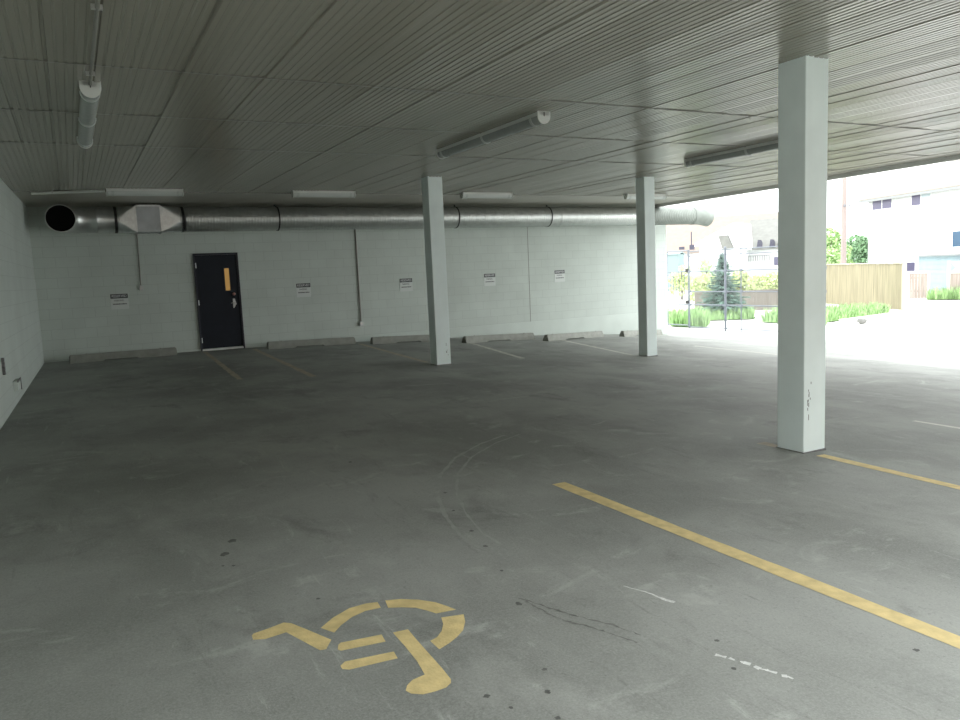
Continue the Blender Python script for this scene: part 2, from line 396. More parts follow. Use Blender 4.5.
# left elbow: turns out of the run to face the lot
ER = .42; ex = -.03 + ER
bm = new_bm(); torus_elbow(bm, ex, -ER, RR, ER, PI/2, PI, 6)
rings_x(bm, [(ex, RR, 0), (ex+.16, RR, 0), (ex+.17, RR+.008, 0), (ex+.19, RR+.008, 0), (ex+.2, RR, 0), (.90, RR, 0)], 0, 0, 40)
elbow = obj('elbow', bm, 'galv', duct, True)
def hoop_y(bm, x, z, y0, y1, ro, ri, n=40):
    R = [[bm.verts.new((x + r*math.cos(2*PI*k/n), y, z + r*math.sin(2*PI*k/n))) for k in range(n)] for y, r in ((y0, ro), (y1, ro), (y1, ri), (y0, ri))]
    for a, b in zip(R, R[1:]+R[:1]):
        for k in range(n): bm.faces.new((a[k], a[(k+1) % n], b[(k+1) % n], b[k]))
bm = new_bm(); hoop_y(bm, -.03, 0, -ER-.10, -ER+.01, RR+.006, RR-.004); obj('outlet_rim', bm, 'galv', elbow, True)
bm = new_bm(); tube(bm, [(-.03, -ER-.075, 0), (-.03, -ER-.06, 0)], RR-.004, 40); obj('mouth_shade', bm, 'void', elbow)['label'] = 'black disc standing in for the dark inside of the duct mouth'  # black disc paints the shade inside the open duct end
def collar(x, w, m='galv', e=.010, name='collar'):
    bm = new_bm(); rings_x(bm, [(x-w/2, RR-.002, 0), (x-w/2, RR+e, 0), (x+w/2, RR+e, 0), (x+w/2, RR-.002, 0)], 0, 0, 40); return obj(name, bm, m, duct, True)
collar(.90, .05, 'black', .012); collar(2.115, .05, 'black', .012)
collar(11.19, .02); collar(13.22, .02, e=.004)
# square damper section with two square-to-round transitions
def transition(x_round, x_sq, name):
    n = 40; s = RR+.008; bm = new_bm()
    ring = [bm.verts.new((x_round, RR*math.cos(2*PI*k/n), RR*math.sin(2*PI*k/n))) for k in range(n)]
    cr = [bm.verts.new((x_sq, s*a, s*b)) for a, b in ((1, 1), (-1, 1), (-1, -1), (1, -1))]
    for q in range(4):
        for k in range(q*10, q*10+10): bm.faces.new((cr[q], ring[k], ring[(k+1) % n]))
        bm.faces.new((cr[q], ring[(q*10+10) % n], cr[(q+1) % 4]))
    return obj(name, bm, 'galv_bright', duct)
transition(.94, 1.25, 'transition'); transition(2.07, 1.70, 'transition')
for a in (.92, 2.05):
    bm = new_bm(); rings_x(bm, [(a, RR+.002, 0), (a+.045, RR+.002, 0)], 0, 0, 40); obj('sleeve', bm, 'galv', duct, True)
bm = new_bm(); s = RR+.006; bx(bm, 1.25, 1.70, -s, s, -s, s); box = obj('damper_box', bm, 'galv_flat', duct)
bm = new_bm(); q = s+.02
for a in (1.235, 1.685):
    for z0, z1, y0, y1 in ((-q, -s+.01, -q, q), (s-.01, q, -q, q), (-q, q, -q, -s+.01), (-q, q, s-.01, q)): bx(bm, a, a+.03, y0, y1, z0, z1)
bx(bm, 1.255, 1.695, -q, -s+.02, s-.014, s+.018)
obj('flange', bm, 'galv_bright', box)
bm = new_bm(); bx(bm, 1.60, 1.67, -s-.03, -s, -.03-s+.06, .02-s+.06); obj('actuator', bm, 'galv_flat', box)
# hangers: band round the duct and rod to the ceiling
def strap(x, lean=.0, rod=True, w=.035, skew=0):
    bm = new_bm(); n = 40
    R = [[bm.verts.new((x + dx + skew*math.sin(2*PI*k/n), r*math.cos(2*PI*k/n), r*math.sin(2*PI*k/n))) for k in range(n)] for dx, r in ((-w/2, RR+.004), (-w/2, RR+.012), (w/2, RR+.012), (w/2, RR+.004))]
    for a, b in zip(R, R[1:]):
        for k in range(n): bm.faces.new((a[k], b[k], b[(k+1) % n], a[(k+1) % n]))
    o_ = obj('hanger_strap', bm, 'black', duct, True)
    if rod:
        bm = new_bm(); bx(bm, x-.02-lean, x+.02-lean, -.004, .004, H-RZ-.04, H-RZ+.0); tube(bm, [(x-lean, 0, H-RZ-.02), (x, 0, RR)], .014, 8); obj('hanger_rod', bm, 'black', o_)
for x, lean in ((4.02, .03), (8.26, 0), (10.88, 0)): strap(x, lean, True, .03, .0)
bm = new_bm(); tube(bm, [(1.33, -.02, RR), (1.33, -.02, H-RZ)], .012, 8); bx(bm, 1.31, 1.35, -.03, -.01, H-RZ-.03, H-RZ); obj('hanger_rod', bm, 'black', duct)
bm = new_bm(); tube(bm, [(1.62, -.02, RR), (1.62, -.02, H-RZ)], .010, 8); obj('hanger_rod', bm, 'black', duct)
# right end: short outlet hood bent down a little
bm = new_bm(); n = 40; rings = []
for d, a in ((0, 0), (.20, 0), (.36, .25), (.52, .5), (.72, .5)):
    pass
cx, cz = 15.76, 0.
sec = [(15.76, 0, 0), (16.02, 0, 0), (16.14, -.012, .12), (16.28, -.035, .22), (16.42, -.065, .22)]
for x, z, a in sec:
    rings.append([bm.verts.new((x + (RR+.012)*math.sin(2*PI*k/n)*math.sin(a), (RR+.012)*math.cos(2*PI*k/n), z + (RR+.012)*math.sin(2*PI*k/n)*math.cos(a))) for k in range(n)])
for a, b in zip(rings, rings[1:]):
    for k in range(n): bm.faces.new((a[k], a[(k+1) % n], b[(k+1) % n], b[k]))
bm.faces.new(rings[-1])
obj('outlet_hood', bm, 'galv_shaded', duct, True)
collar(15.80, .02, 'conduit', .010)

# ------------------------------------------------------------------ fluorescent lights
def fixture(length, label, lens='lens'):
    t = thing('fluorescent_light', label, 'light', (0, 0, H), 0, 'surface mounted fluorescent lights')
    h = length/2
    bm = new_bm(); bx(bm, -.055, .055, -h, h, -.045, 0, bev=.004); obj('housing', bm, 'fixture', t)
    bm = new_bm(); n = 14
    arc = [(.068*math.cos(PI + PI*k/n), -.045 + .072*math.sin(PI + PI*k/n)) for k in range(n+1)]
    prism(bm, arc, -h+.02, h-.02); obj('lens', bm, lens, t, True)
    for s in (-1, 1):
        bm = new_bm(); arc2 = [(.076*math.cos(PI + PI*k/n), -.045 + .080*math.sin(PI + PI*k/n)) for k in range(n+1)]
        pts = [(-.076, 0)] + arc2 + [(.076, 0)]
        prism(bm, pts, s*h - (.012 if s > 0 else 0), s*h + (.012 if s < 0 else 0)); cap = obj('end_cap', bm, 'fixture', t)
        bm = new_bm(); bx(bm, -.004, .004, s*h-.004, s*h+.004, -.05, -.008); obj('slot', bm, 'black', cap)
    clips = (-h+.16, 0, h-.12) if length > 2 else (-h+.09, h-.09)
    for y in clips:
        bm = new_bm(); prism(bm, [(.075*math.cos(PI + PI*k/n), -.045 + .079*math.sin(PI + PI*k/n)) for k in range(n+1)], y-.018, y+.018); obj('lens_clip', bm, 'clip', t, True)
    return t
L = 2.44
f0 = fixture(L, 'long fluorescent ceiling light near the left wall, its round white end towards us'); f0.location = (.285, 6.72+L/2, H)
dup(f0, (4.41, 6.68+L/2, H), 0, 'long fluorescent ceiling light over the middle of the lot, ahead of the middle column')
dup(f0, (8.68, 6.70+L/2, H), 0, 'long fluorescent ceiling light on the right, partly hidden by the nearest column')
s0 = fixture(1.17, 'short fluorescent light above the duct damper box, leftmost along the back wall', 'lens_lit'); s0.location = (1.25, 13.88, H); s0.rotation_euler.z = PI/2
for x, lab in ((4.30, 'short fluorescent light above the duct, right of the navy door'), (7.74, 'short fluorescent light above the duct, just right of the middle column'), (11.94, 'short fluorescent light above the duct, partly behind the farther right column')):
    dup(s0, (x, 13.95, H), PI/2, lab)

# conduits
def pipe_thing(name, label, cat, pts, r, m, clamps=(), boxes=()):
    t = thing(name, label, cat, pts[0]); o0 = Vector(pts[0])
    bm = new_bm(); tube(bm, [Vector(p)-o0 for p in pts], r, 10); obj('pipe', bm, m, t, True)
    for (x, y, z, sx, sy, sz) in clamps:
        bm = new_bm(); c = Vector((x, y, z))-o0; bx(bm, c.x-sx, c.x+sx, c.y-sy, c.y+sy, c.z-sz, c.z+sz, bev=.001); obj('clamp', bm, 'conduit', t)
    for (x, y, z, sx, sy, sz) in boxes:
        bm = new_bm(); c = Vector((x, y, z))-o0; bx(bm, c.x-sx, c.x+sx, c.y-sy, c.y+sy, c.z-sz, c.z+sz, bev=.004); b_ = obj('junction_box', bm, 'galv_flat', t)
        bm = new_bm(); bx(bm, c.x-sx*.8, c.x+sx*.8, c.y-sy-.004, c.y-sy, c.z-sz*.8, c.z+sz*.8); obj('cover_plate', bm, 'conduit', b_)
    return t
pipe_thing('conduit', 'thin conduit on the ceiling leading to the long light by left wall', 'conduit', [(.275, 2.0, H-.026), (.285, 6.705, H-.026)], .013, 'conduit_paint', [(.28, y, H-.022, .03, .012, .014) for y in (3.2, 4.9, 6.4)])
pipe_thing('conduit', 'conduit with its sky shine put in as white, running left from leftmost short light over the duct mouth', 'conduit', [(-.40, 14.37, H-.036), (.64, 13.9, H-.036)], .022, 'fixture', [(-.1, 14.24, H-.026, .012, .03, .02)])  # white enamel stands in for sky reflected on the steel
pipe_thing('conduit', 'thin cable drop on the wall below the damper box, ending in small box', 'conduit', [(1.30, DB-.016, 2.72), (1.282, DB-.016, 1.58)], .010, 'conduit_paint', (), [(1.282, DB-.022, 1.54, .035, .022, .05)])
pipe_thing('conduit', 'grey conduit drop on the back wall, box near floor, right of the door', 'conduit', [(5.92, DB-.018, 2.75), (5.927, DB-.018, .52)], .016, 'conduit_paint', [(5.92, DB-.012, z, .035, .012, .012) for z in (1.0, 1.9)], [(5.927, DB-.035, .475, .045, .035, .05)])
# outlets on the left wall
t = thing('outlet_box', 'small grey outlet box low on the left wall', 'outlet box', (left_x(11.59), 11.59, .375), -.0325)
bm = new_bm(); bx(bm, 0, .05, -.20, .20, -.06, .06, bev=.004); obj('body', bm, 'wall_plain', t)
bm = new_bm(); bx(bm, .05, .058, -.21, .21, .045, .07); bx(bm, .05, .058, .17, .21, -.09, .05); obj('cover', bm, 'scuff', t)
t = thing('wall_bracket', 'dark upright bracket on the left wall at the photo edge', 'bracket', (left_x(10.48), 10.48, .72), -.0325)
bm = new_bm(); bx(bm, 0, .03, -.03, .03, -.10, .10, bev=.004); obj('plate', bm, 'scuff', t)
for z in (.06, -.06):
    bm = new_bm(); tube(bm, [(.028, 0, z), (.036, 0, z)], .012, 8); obj('bolt', bm, 'steel', t)

# ------------------------------------------------------------------ parking signs
tmh = text_mesh('RESERVED', .072, .86); tmp_ = text_mesh('PARKING', .052, .80)
for me, mm in ((tmh, 'sign_w'), (tmp_, 'sign_k')): me.materials.clear(); me.materials.append(M[mm])
def make_sign(label):
    t = thing('parking_sign', label, 'sign', (0, DB, 0), 0, 'small reserved parking signs on the back wall')
    bm = new_bm(); bx(bm, -.165, .165, -.006, 0, -.155, .155, bev=.001); pl_ = obj('plate', bm, 'sign', t)
    bm = new_bm(); bx(bm, -.160, .160, -.0085, -.005, .063, .152); hd = obj('header', bm, 'sign_k', t); hd['label'] = 'black header band with white lettering'
    w = bpy.data.objects.new('header_lettering', tmh); C.objects.link(w); w.parent = hd; w.location = (0, -.0092, .107)
    w = bpy.data.objects.new('word', tmp_); C.objects.link(w); w.parent = pl_; w.location = (-.01, -.0075, .018)
    bm = new_bm(); x = -.125; random.seed(3)
    while x < .12:
        l = random.uniform(.012, .03); bx(bm, x, x+l, -.0075, -.0055, -.062, -.040); x += l+.007
    obj('small_print', bm, 'sign_k', pl_)
    return t
sg = make_sign('parking sign on the white wall left of the navy door'); sg.location = (.859, DB, 1.285)
for x, z, lab in ((4.625, 1.32, 'parking sign on the wall between the navy door and the conduit drop'), (7.12, 1.32, 'parking sign just left of the middle column'),
                  (9.42, 1.34, 'parking sign between the middle column and the control joint'), (11.56, 1.345, 'rightmost parking sign, between control joint and farther right column')):
    dup(sg, (x, DB, z), 0, lab)
random.seed(11)

# ------------------------------------------------------------------ wheel stops
def wheel_stop(a, b, label):
    L = math.dist(a, b); rz = math.atan2(b[1]-a[1], b[0]-a[0]); zl = (fz(*b)-fz(*a))
    t = thing('wheel_stop', label, 'wheel stop', (a[0], a[1], fz(*a)), rz, 'concrete wheel stops along the back wall'); t.rotation_euler.y = -math.atan2(zl, L)
    bm = new_bm(); h = .155; n = 16
    # end faces slope, underside has two drain gaps
    prof = [(0, .0), (.012, .075), (.045, h), (.125, h), (.158, .075), (.17, 0)]
    def sec(x, s=1., z0=0): return [bm.verts.new((x, y, z0 if z == 0 else z*s)) for y, z in prof]
    cuts = [(0, .80, 0), (.02, 1, 0), (.30*L, 1, 0), (.30*L+.01, 1, .03), (.62*L, 1, .03), (.62*L+.01, 1, 0), (L-.02, 1, 0), (L, .80, 0)]
    S = [sec(*c) for c in cuts]; m_ = len(prof)
    for p_, q_ in zip(S, S[1:]):
        for k in range(m_): bm.faces.new((p_[k], q_[k], q_[(k+1) % m_], p_[(k+1) % m_]))
    bm.faces.new(S[0]); bm.faces.new(S[-1][::-1])
    obj('concrete_bar', bm, 'stop', t)
    for x in (.3, L-.3):
        bm = new_bm(); tube(bm, [(x, .085, h-.02), (x, .085, h+.008)], .011, 8); obj('anchor_pin', bm, 'rebar', t)
wheel_stop((-.13, 16.38), (1.80, 16.50), 'concrete wheel stop left of the navy door, leftmost by the wall')
wheel_stop((3.61, 16.38), (5.58, 16.45), 'concrete wheel stop right of the navy door, before the conduit drop')
wheel_stop((5.87, 16.14), (7.80, 16.22), 'concrete wheel stop partly hidden by the middle column')
wheel_stop((7.81, 15.32), (9.94, 15.78), 'concrete wheel stop right of the middle column, under its nearest sign')
wheel_stop((9.86, 15.06), (12.25, 16.05), 'concrete wheel stop under the rightmost sign')
wheel_stop((12.85, 15.95), (14.8, 16.65), 'concrete wheel stop partly behind the farther right column, by wall end')

# ------------------------------------------------------------------ paint on the lot
def pline(a, b, w, m, label, jag=.08):
    bm = new_bm(); strip(bm, line_pts(a, b, .12), w, .0014, jag)
    tag(obj('parking_line', bm, m), label, 'parking line', 'painted parking bay lines')
pline((3.047, 4.585), (3.14, .6), .115, 'yellow', 'broad bright yellow parking line nearest us, running to the right edge', .05)
pline((5.385, 4.16), (5.40, .8), .105, 'yellow', 'yellow parking line starting at foot of the nearest column', .06)
pline((5.337, 4.74), (5.34, 4.55), .11, 'yellow_old', 'short stub of worn yellow line behind foot of nearest column', .2)
pline((7.515, 4.70), (7.60, 2.8), .07, 'white_line', 'pale short line at the right edge beyond the nearest column')
pline((2.37, 16.7), (2.16, 11.9), .09, 'yellow_old', 'faded line running out from left side of the navy door', .2)
pline((3.365, 16.65), (3.19, 11.5), .10, 'yellow_old', 'faded line running out from right side of the navy door', .2)
pline((5.66, 16.38), (5.42, 12.2), .10, 'yellow_old', 'faded line running from the conduit drop to the middle column', .2)
pline((7.93, 15.3), (7.21, 11.9), .10, 'white_old', 'pale line right of the middle column in front of wheel stop', .2)
pline((10.37, 15.2), (9.43, 11.45), .10, 'white_old', 'pale line meeting foot of the farther right column', .2)
pline((12.39, 12.9), (12.45, 10.2), .10, 'white_old', 'pale line right of the farther column, near the open side', .2)

SYM = {
'arm': [(0.567, 3.344), (0.578, 3.358), (0.648, 3.372), (0.721, 3.393), (0.749, 3.367), (0.792, 3.273), (0.86, 3.116), (0.816, 3.047), (0.79, 3.051), (0.707, 3.291), (0.61, 3.277), (0.563, 3.3)],
'wheel_arc': [(0.852, 3.249), (0.931, 3.319), (1.028, 3.374), (1.112, 3.381), (1.168, 3.366), (1.16, 3.299), (1.084, 3.305), (1.008, 3.277), (0.939, 3.225), (0.891, 3.173)],
'wheel_arc.001': [(1.206, 3.363), (1.276, 3.339), (1.349, 3.284), (1.407, 3.214), (1.438, 3.144), (1.456, 3.091), (1.359, 3.104), (1.333, 3.158), (1.301, 3.21), (1.247, 3.249), (1.189, 3.279)],
'wheel_arc.002': [(1.361, 3.054), (1.465, 3.03), (1.436, 2.958), (1.391, 2.891), (1.339, 2.849), (1.287, 2.818), (1.228, 2.792), (1.225, 2.879), (1.265, 2.894), (1.307, 2.935), (1.341, 2.99)],
'bar': [(0.872, 3.056), (0.888, 3.069), (1.066, 3.045), (1.058, 2.975), (0.866, 3.0), (0.857, 3.017)],
'bar.001': [(0.825, 2.881), (0.852, 2.905), (1.056, 2.876), (1.049, 2.815), (0.846, 2.834), (0.824, 2.853)],
'leg': [(1.115, 3.036), (1.185, 3.029), (1.18, 2.931), (1.176, 2.779), (1.173, 2.653), (1.167, 2.557), (1.155, 2.532), (1.125, 2.512), (1.079, 2.509), (1.03, 2.514), (0.993, 2.543), (0.983, 2.573), (1.003, 2.605), (1.036, 2.63), (1.093, 2.641), (1.108, 2.749), (1.114, 2.893)]}
sy = thing('accessibility_symbol', 'yellow stencilled wheelchair symbol painted on the asphalt in the foreground', 'pavement symbol')
for k, pts in SYM.items():
    bm = new_bm(); flat(bm, pts, .0014); obj(k.split('.')[0], bm, 'yellow', sy)

# marks that belong to the asphalt
def mark(name, bm, m): return obj(name, bm, m, floor)
for (x, y), s in [((.72, 4.64), 8), ((.64, 4.44), 9), ((.6, 4.26), 3), ((.65, 4.23), 4), ((2.23, 4.82), 4), ((2.1, 4.42), 4), ((2.02, 4.01), 5), ((1.97, 3.74), 5), ((1.87, 3.38), 4), ((1.74, 2.99), 7), ((1.52, 2.43), 6), ((1.44, 2.29), 7), ((1.23, 2.38), 7), ((1.27, 2.27), 5), ((.93, 3.56), 4), ((1.94, 6.06), 4), ((2.27, 2.25), 5), ((2.16, 2.05), 5), ((2.9, 1.78), 6), ((1.38, 2.13), 6)]:
    bm = new_bm(); d = math.hypot(x, y); r = s*.5*d/FOC*1.0; n = 13
    flat(bm, [(x + r*random.uniform(.6, 1.3)*math.cos(2*PI*k/n), y + 1.1*r*random.uniform(.6, 1.3)*math.sin(2*PI*k/n)) for k in range(n)], .001); mark('oil_spot', bm, 'oil')
def dense(pts, step=.03, wob=.008):
    out = []
    for a, b in zip(pts, pts[1:]):
        for x, y in line_pts(a, b, step)[:-1]: out.append((x+random.uniform(-wob, wob), y+random.uniform(-wob, wob)))
    return out + [pts[-1]]
for pts, w in (([(1.774, 3.046), (1.819, 2.928), (1.872, 2.797), (1.936, 2.676), (1.982, 2.591), (2.03, 2.45)], .010), ([(1.781, 3.003), (1.799, 2.854), (1.826, 2.731), (1.888, 2.626), (1.936, 2.511), (1.97, 2.407)], .009)):
    bm = new_bm(); strip(bm, dense(pts, .02, .006), w, .001, .8); mark('crack', bm, 'crack')
for pts in ([(2.292, 2.892), (2.334, 2.783), (2.355, 2.665), (2.375, 2.62)], [(2.176, 2.167), (2.226, 2.081), (2.256, 1.983), (2.295, 1.883)]):
    bm = new_bm(); D = dense(pts, .018, .005)
    for i in range(0, len(D)-1):
        u = i/len(D)
        if pts[0][0] > 2.25: strip(bm, [D[i], D[i+1]], .006+.022*u*u, .001, .25)
        elif random.random() < .6: strip(bm, [D[i], D[i+1]], .015, .001, .7)
    mark('paint_chips', bm, 'chip')
arc = [(3.552, 6.243), (3.168, 6.037), (2.742, 5.692), (2.403, 5.273), (2.158, 4.804), (2.014, 4.373), (1.928, 3.985), (1.928, 3.732)]
bm = new_bm(); strip(bm, dense(arc, .06, .003), .028, .0006, .5); mark('tyre_mark', bm, 'tyre')
bm = new_bm(); strip(bm, dense([(x+.13, y-.05) for x, y in arc], .06, .003), .018, .0006, .6); mark('tyre_mark', bm, 'tyre')

# ------------------------------------------------------------------ outside: chain link fence and gate panel
FA = Vector((18.10, 20.0)); FT = Vector((18.45-18.10, 15.66-20.0)).normalized(); frz = math.atan2(FT.y, FT.x)
def fpos(s): p = FA + FT*s; return Vector((p.x, p.y, fz(p.x, p.y)))
base = fpos(0).z
fence = thing('chain_link_fence', 'grey chain link fence with tall steel posts at the open side', 'fence', (FA.x, FA.y, base), frz)
fp = lambda s, y, z: (s, y, z-base)
for s, r in ((.88, .020), (2.36, .036), (2.96, .018), (5.75, .036)):
    bm = new_bm(); tube(bm, [fp(s, 0, fpos(s).z-.05), fp(s, 0, 1.95)], r, 10); bmesh.ops.create_uvsphere(bm, u_segments=10, v_segments=6, radius=r*1.2, matrix=Matrix.Translation(fp(s, 0, 1.95)))
    p_ = obj('post', bm, 'post', fence, True)
    for z in (.14, 1.24, .58):
        bm = new_bm(); bx(bm, s-.04-r*.5, s+.04+r*.5, -r-.012, r+.012, z-.035-base, z+.035-base); obj('bracket', bm, 'post', p_)
for z, s0_, r in ((1.90, .9, .017), (1.74, .9, .012), (1.235, .9, .017), (.575, .9, .017), (.14, .9, .019), (-.60, .9, .017)):
    bm = new_bm(); tube(bm, [fp(s0_, 0, z), fp(5.75, 0, z)], r, 8); obj('rail', bm, 'post', fence, True)
bm = new_bm(); pit = .085; S0, S1, Z0, Z1 = .90, 5.75, -.58, 1.88; w = .0028
def clip_line(c, sg):  # s = c + sg*z
    a = max(Z0, min((S0-c)/sg, (S1-c)/sg)); b = min(Z1, max((S0-c)/sg, (S1-c)/sg)); return (a, b) if b-a > .02 else None
c = S0-Z1-pit
while c < S1-Z0+pit:
    for sg in (1, -1):
        cc = c if sg > 0 else c+Z0+Z1
        q = clip_line(cc, sg)
        if q: tube(bm, [fp(cc+sg*q[0], .006*sg, q[0]), fp(cc+sg*q[1], .006*sg, q[1])], w, 3, False)
    c += pit
obj('chain_mesh', bm, 'wire', fence)
gate = thing('gate_panel', 'narrow steel gate panel of upright bars between wall end and fence', 'gate', (FA.x, FA.y, base), frz)
for s in (-.08, .83):
    bm = new_bm(); tube(bm, [fp(s, 0, fpos(s).z+.03), fp(s, 0, 1.93)], .015, 10); obj('stile', bm, 'post', gate, True)
for z in (1.93, 1.24, .14, -.55):
    bm = new_bm(); tube(bm, [fp(-.08, 0, z), fp(.83, 0, z)], .02, 8); obj('rail', bm, 'post', gate, True)
for i in range(6):
    s = .06 + i*.125; bm = new_bm(); tube(bm, [fp(s, 0, .14), fp(s, 0, 1.24)], .010, 6); obj('bar', bm, 'post', gate, True)
for z in (1.27, .22):
    bm = new_bm(); bx(bm, .74, .86, -.04, .04, z-base-.05, z-base+.06, bev=.01); obj('hinge', bm, 'black', gate)

# ------------------------------------------------------------------ planting
def leaf_quad(bm, c, s, d=None, wid=.6):
    d = d or Vector((random.gauss(0, 1), random.gauss(0, 1), random.gauss(0, 1))).normalized()
    a, b = frame_of(d); th = random.uniform(0, PI); a = a*math.cos(th)+b*math.sin(th); n_ = d
    p0 = c-d*s*.5; p1 = c+d*s*.5
    vs = [bm.verts.new(v) for v in (p0, c+a*s*wid*.5, p1, c-a*s*wid*.5)]
    bm.faces.new(vs)
def ball_cloud(bm, lobes, n, s):
    tot = sum(l[3]*l[4] for l in lobes)
    for (x, y, z, rx, rz_) in lobes:
        for _ in range(int(n*rx*rz_/tot)):
            d = Vector((random.gauss(0, 1), random.gauss(0, 1), random.gauss(0, 1))).normalized()*random.uniform(.5, 1.)**.5
            leaf_quad(bm, Vector((x+d.x*rx, y+d.y*rx, z+d.z*rz_)), s*random.uniform(.6, 1.4))
def leafy(name, cat, label, px, d, ztop, wid, m, n=700, s=.16, trunk=True, group=None, zlow=.1):
    p = sight(px, 300, d); g = fz(p.x, p.y)-.03; hgt = ztop-g
    t = thing(name, label, cat, (p.x, p.y, g), 0, group)
    if trunk:
        bm = new_bm(); tube(bm, [(0, 0, -.05), (.03, .02, hgt*.4), (-.02, 0, hgt*.8)], .06, 8, radii=[.04+hgt*.014, .03+hgt*.01, .015])
        for a in range(5):
            an = a*1.3; tube(bm, [(.02, 0, hgt*(.3+.08*a)), (math.cos(an)*wid*.3, math.sin(an)*wid*.3, hgt*(.5+.08*a))], .02, 5, radii=[.02+.006*hgt, .012])
        obj('trunk', bm, 'bark', t, True)
    lobes = []
    for i in range(9):
        an = random.uniform(0, 2*PI); rr = random.uniform(0, .30)*wid; zz = hgt*random.uniform(zlow+.15, .82)
        lobes.append((math.cos(an)*rr, math.sin(an)*rr, zz, wid*random.uniform(.18, .30), hgt*random.uniform(.12, .2)))
    bm = new_bm(); ball_cloud(bm, lobes, n, s); obj('foliage', bm, m, t)
    return t
def spruce(px, d, h, w, label):
    p = sight(px, 300, d); g = fz(p.x, p.y)-.03
    t = thing('spruce_tree', label, 'tree', (p.x, p.y, g))
    bm = new_bm(); tube(bm, [(0, 0, -.05), (0, 0, h*.5), (0, 0, h)], .05, 8, radii=[.06, .035, .006]); obj('trunk', bm, 'bark', t, True)
    bm = new_bm(); z = .12
    while z < h*.985:
        f = 1-z/h; R = w*.5*(f**.85)*random.uniform(.8, 1.15)+.03
        nb = 6+int(9*f)
        for k in range(nb):
            a = 2*PI*k/nb + random.uniform(-.4, .4); rl = R*random.uniform(.65, 1.1); dr = Vector((math.cos(a), math.sin(a), 0))
            steps = max(3, int(rl/.07))
            for q in range(steps):
                u = (q+.6)/steps; c = dr*rl*u + Vector((0, 0, z - .18*rl*u + .10*rl*u*u))
                for sg in (-1, 1):
                    sd = Vector((-dr.y, dr.x, 0))*sg
                    leaf_quad(bm, c + sd*.05*(1.2-u), .20*(1.15-.5*u), (dr*.8+sd*.7+Vector((0, 0, random.uniform(-.35, .15)))).normalized(), .5)
        z += .06+.035*f
    for q in range(5): leaf_quad(bm, Vector((0, 0, h-.08+.04*q)), .12, Vector((random.uniform(-.3, .3), random.uniform(-.3, .3), 1)).normalized(), .35)
    obj('needles', bm, 'spruce', t)
    bm = new_bm(); bmesh.ops.create_cone(bm, cap_ends=True, segments=24, radius1=w*.28, radius2=w*.2, depth=.06, matrix=Matrix.Translation((0, 0, 0))); obj('soil_ring', bm, 'turf', t)
spruce(722.5, 30.6, 2.62, 2.5, 'blue green spruce tree standing behind the chain link fence')
def grass(pts, n, h0, h1, label, m='grass', lean=.35):
    # blades scattered inside a quadrilateral (four ground points)
    bm = new_bm(); P = [Vector(p) for p in pts]
    gx, gy = 14, 6; V = {}
    for i in range(gx+1):
        for j in range(gy+1):
            a = P[0].lerp(P[1], i/gx); b = P[3].lerp(P[2], i/gx); c = a.lerp(b, j/gy); V[i, j] = bm.verts.new((c.x, c.y, fz(c.x, c.y)+.012))
    for i in range(gx):
        for j in range(gy): bm.faces.new((V[i, j], V[i+1, j], V[i+1, j+1], V[i, j+1]))
    for _ in range(n):
        u, v = random.random(), random.random(); c = P[0].lerp(P[1], u).lerp(P[3].lerp(P[2], u), v)
        hh = random.uniform(h0, h1)*(.6+.4*math.sin(u*17+v*9)**2); a = random.uniform(0, 2*PI); z = fz(c.x, c.y)
        d = Vector((math.cos(a), math.sin(a), 0)); s = Vector((-d.y, d.x, 0))*.018; l = d*hh*random.uniform(.1, lean)
        b = Vector((c.x, c.y, z)); m1 = b+l*.4+Vector((0, 0, hh*.6)); tip = b+l*1.2+Vector((0, 0, hh))
        q = [bm.verts.new(x_) for x_ in (b-s, b+s, m1+s*.8, m1-s*.8)]; tv = bm.verts.new(tip)
        bm.faces.new(q); bm.faces.new((q[3], q[2], tv))
    tag(obj('grass', bm, m), label, 'grass', None, 'stuff')
grass([(18.45, 20.3), (18.85, 19.1), (20.9, 20.9), (20.3, 22.6)], 2200, .30, .70, 'tall green grass behind the barred gate panel beside the wall end')
grass([(21.2, 22.0), (23.3, 21.0), (25.2, 22.8), (23.6, 25.0)], 3400, .20, .50, 'green grass around foot of the spruce beyond the gravel path')
grass([(22.1, 19.6), (22.5, 17.1), (24.1, 19.3), (24.9, 21.0)], 2600, .30, .60, 'tall grass beyond the fence, between spruce and nearest column')
grass([(23.6, 17.95), (28.3, 18.75), (29.8, 20.1), (27.0, 22.0)], 6000, .12, .42, 'rough green grass at foot of the tan cedar fence')
grass([(36.6, 22.4), (38.6, 17.6), (39.4, 18.0), (37.9, 22.8)], 2600, .35, .75, 'green grass bank below the blue wall at the right')
bm = new_bm()
KP = line_pts((23.5, 17.35), (28.9, 18.15), .5)
for a, b in zip(KP, KP[1:]):
    d = (Vector(b)-Vector(a)).normalized(); s = Vector((-d.y, d.x))*.09; e = Vector(b)-d*.012
    vs = []
    for z in (-.08, .12):
        for q in (Vector(a)-s, e-s, e+s, Vector(a)+s): vs.append(bm.verts.new((q.x, q.y, fz(q.x, q.y)+z)))
    for q in ((3,2,1,0), (4,5,6,7), (0,1,5,4), (1,2,6,5), (2,3,7,6), (3,0,4,7)): bm.faces.new([vs[i] for i in q])
tag(obj('curb', bm, 'concrete'), 'pale concrete curb along front of the cedar fence grass', 'curb')
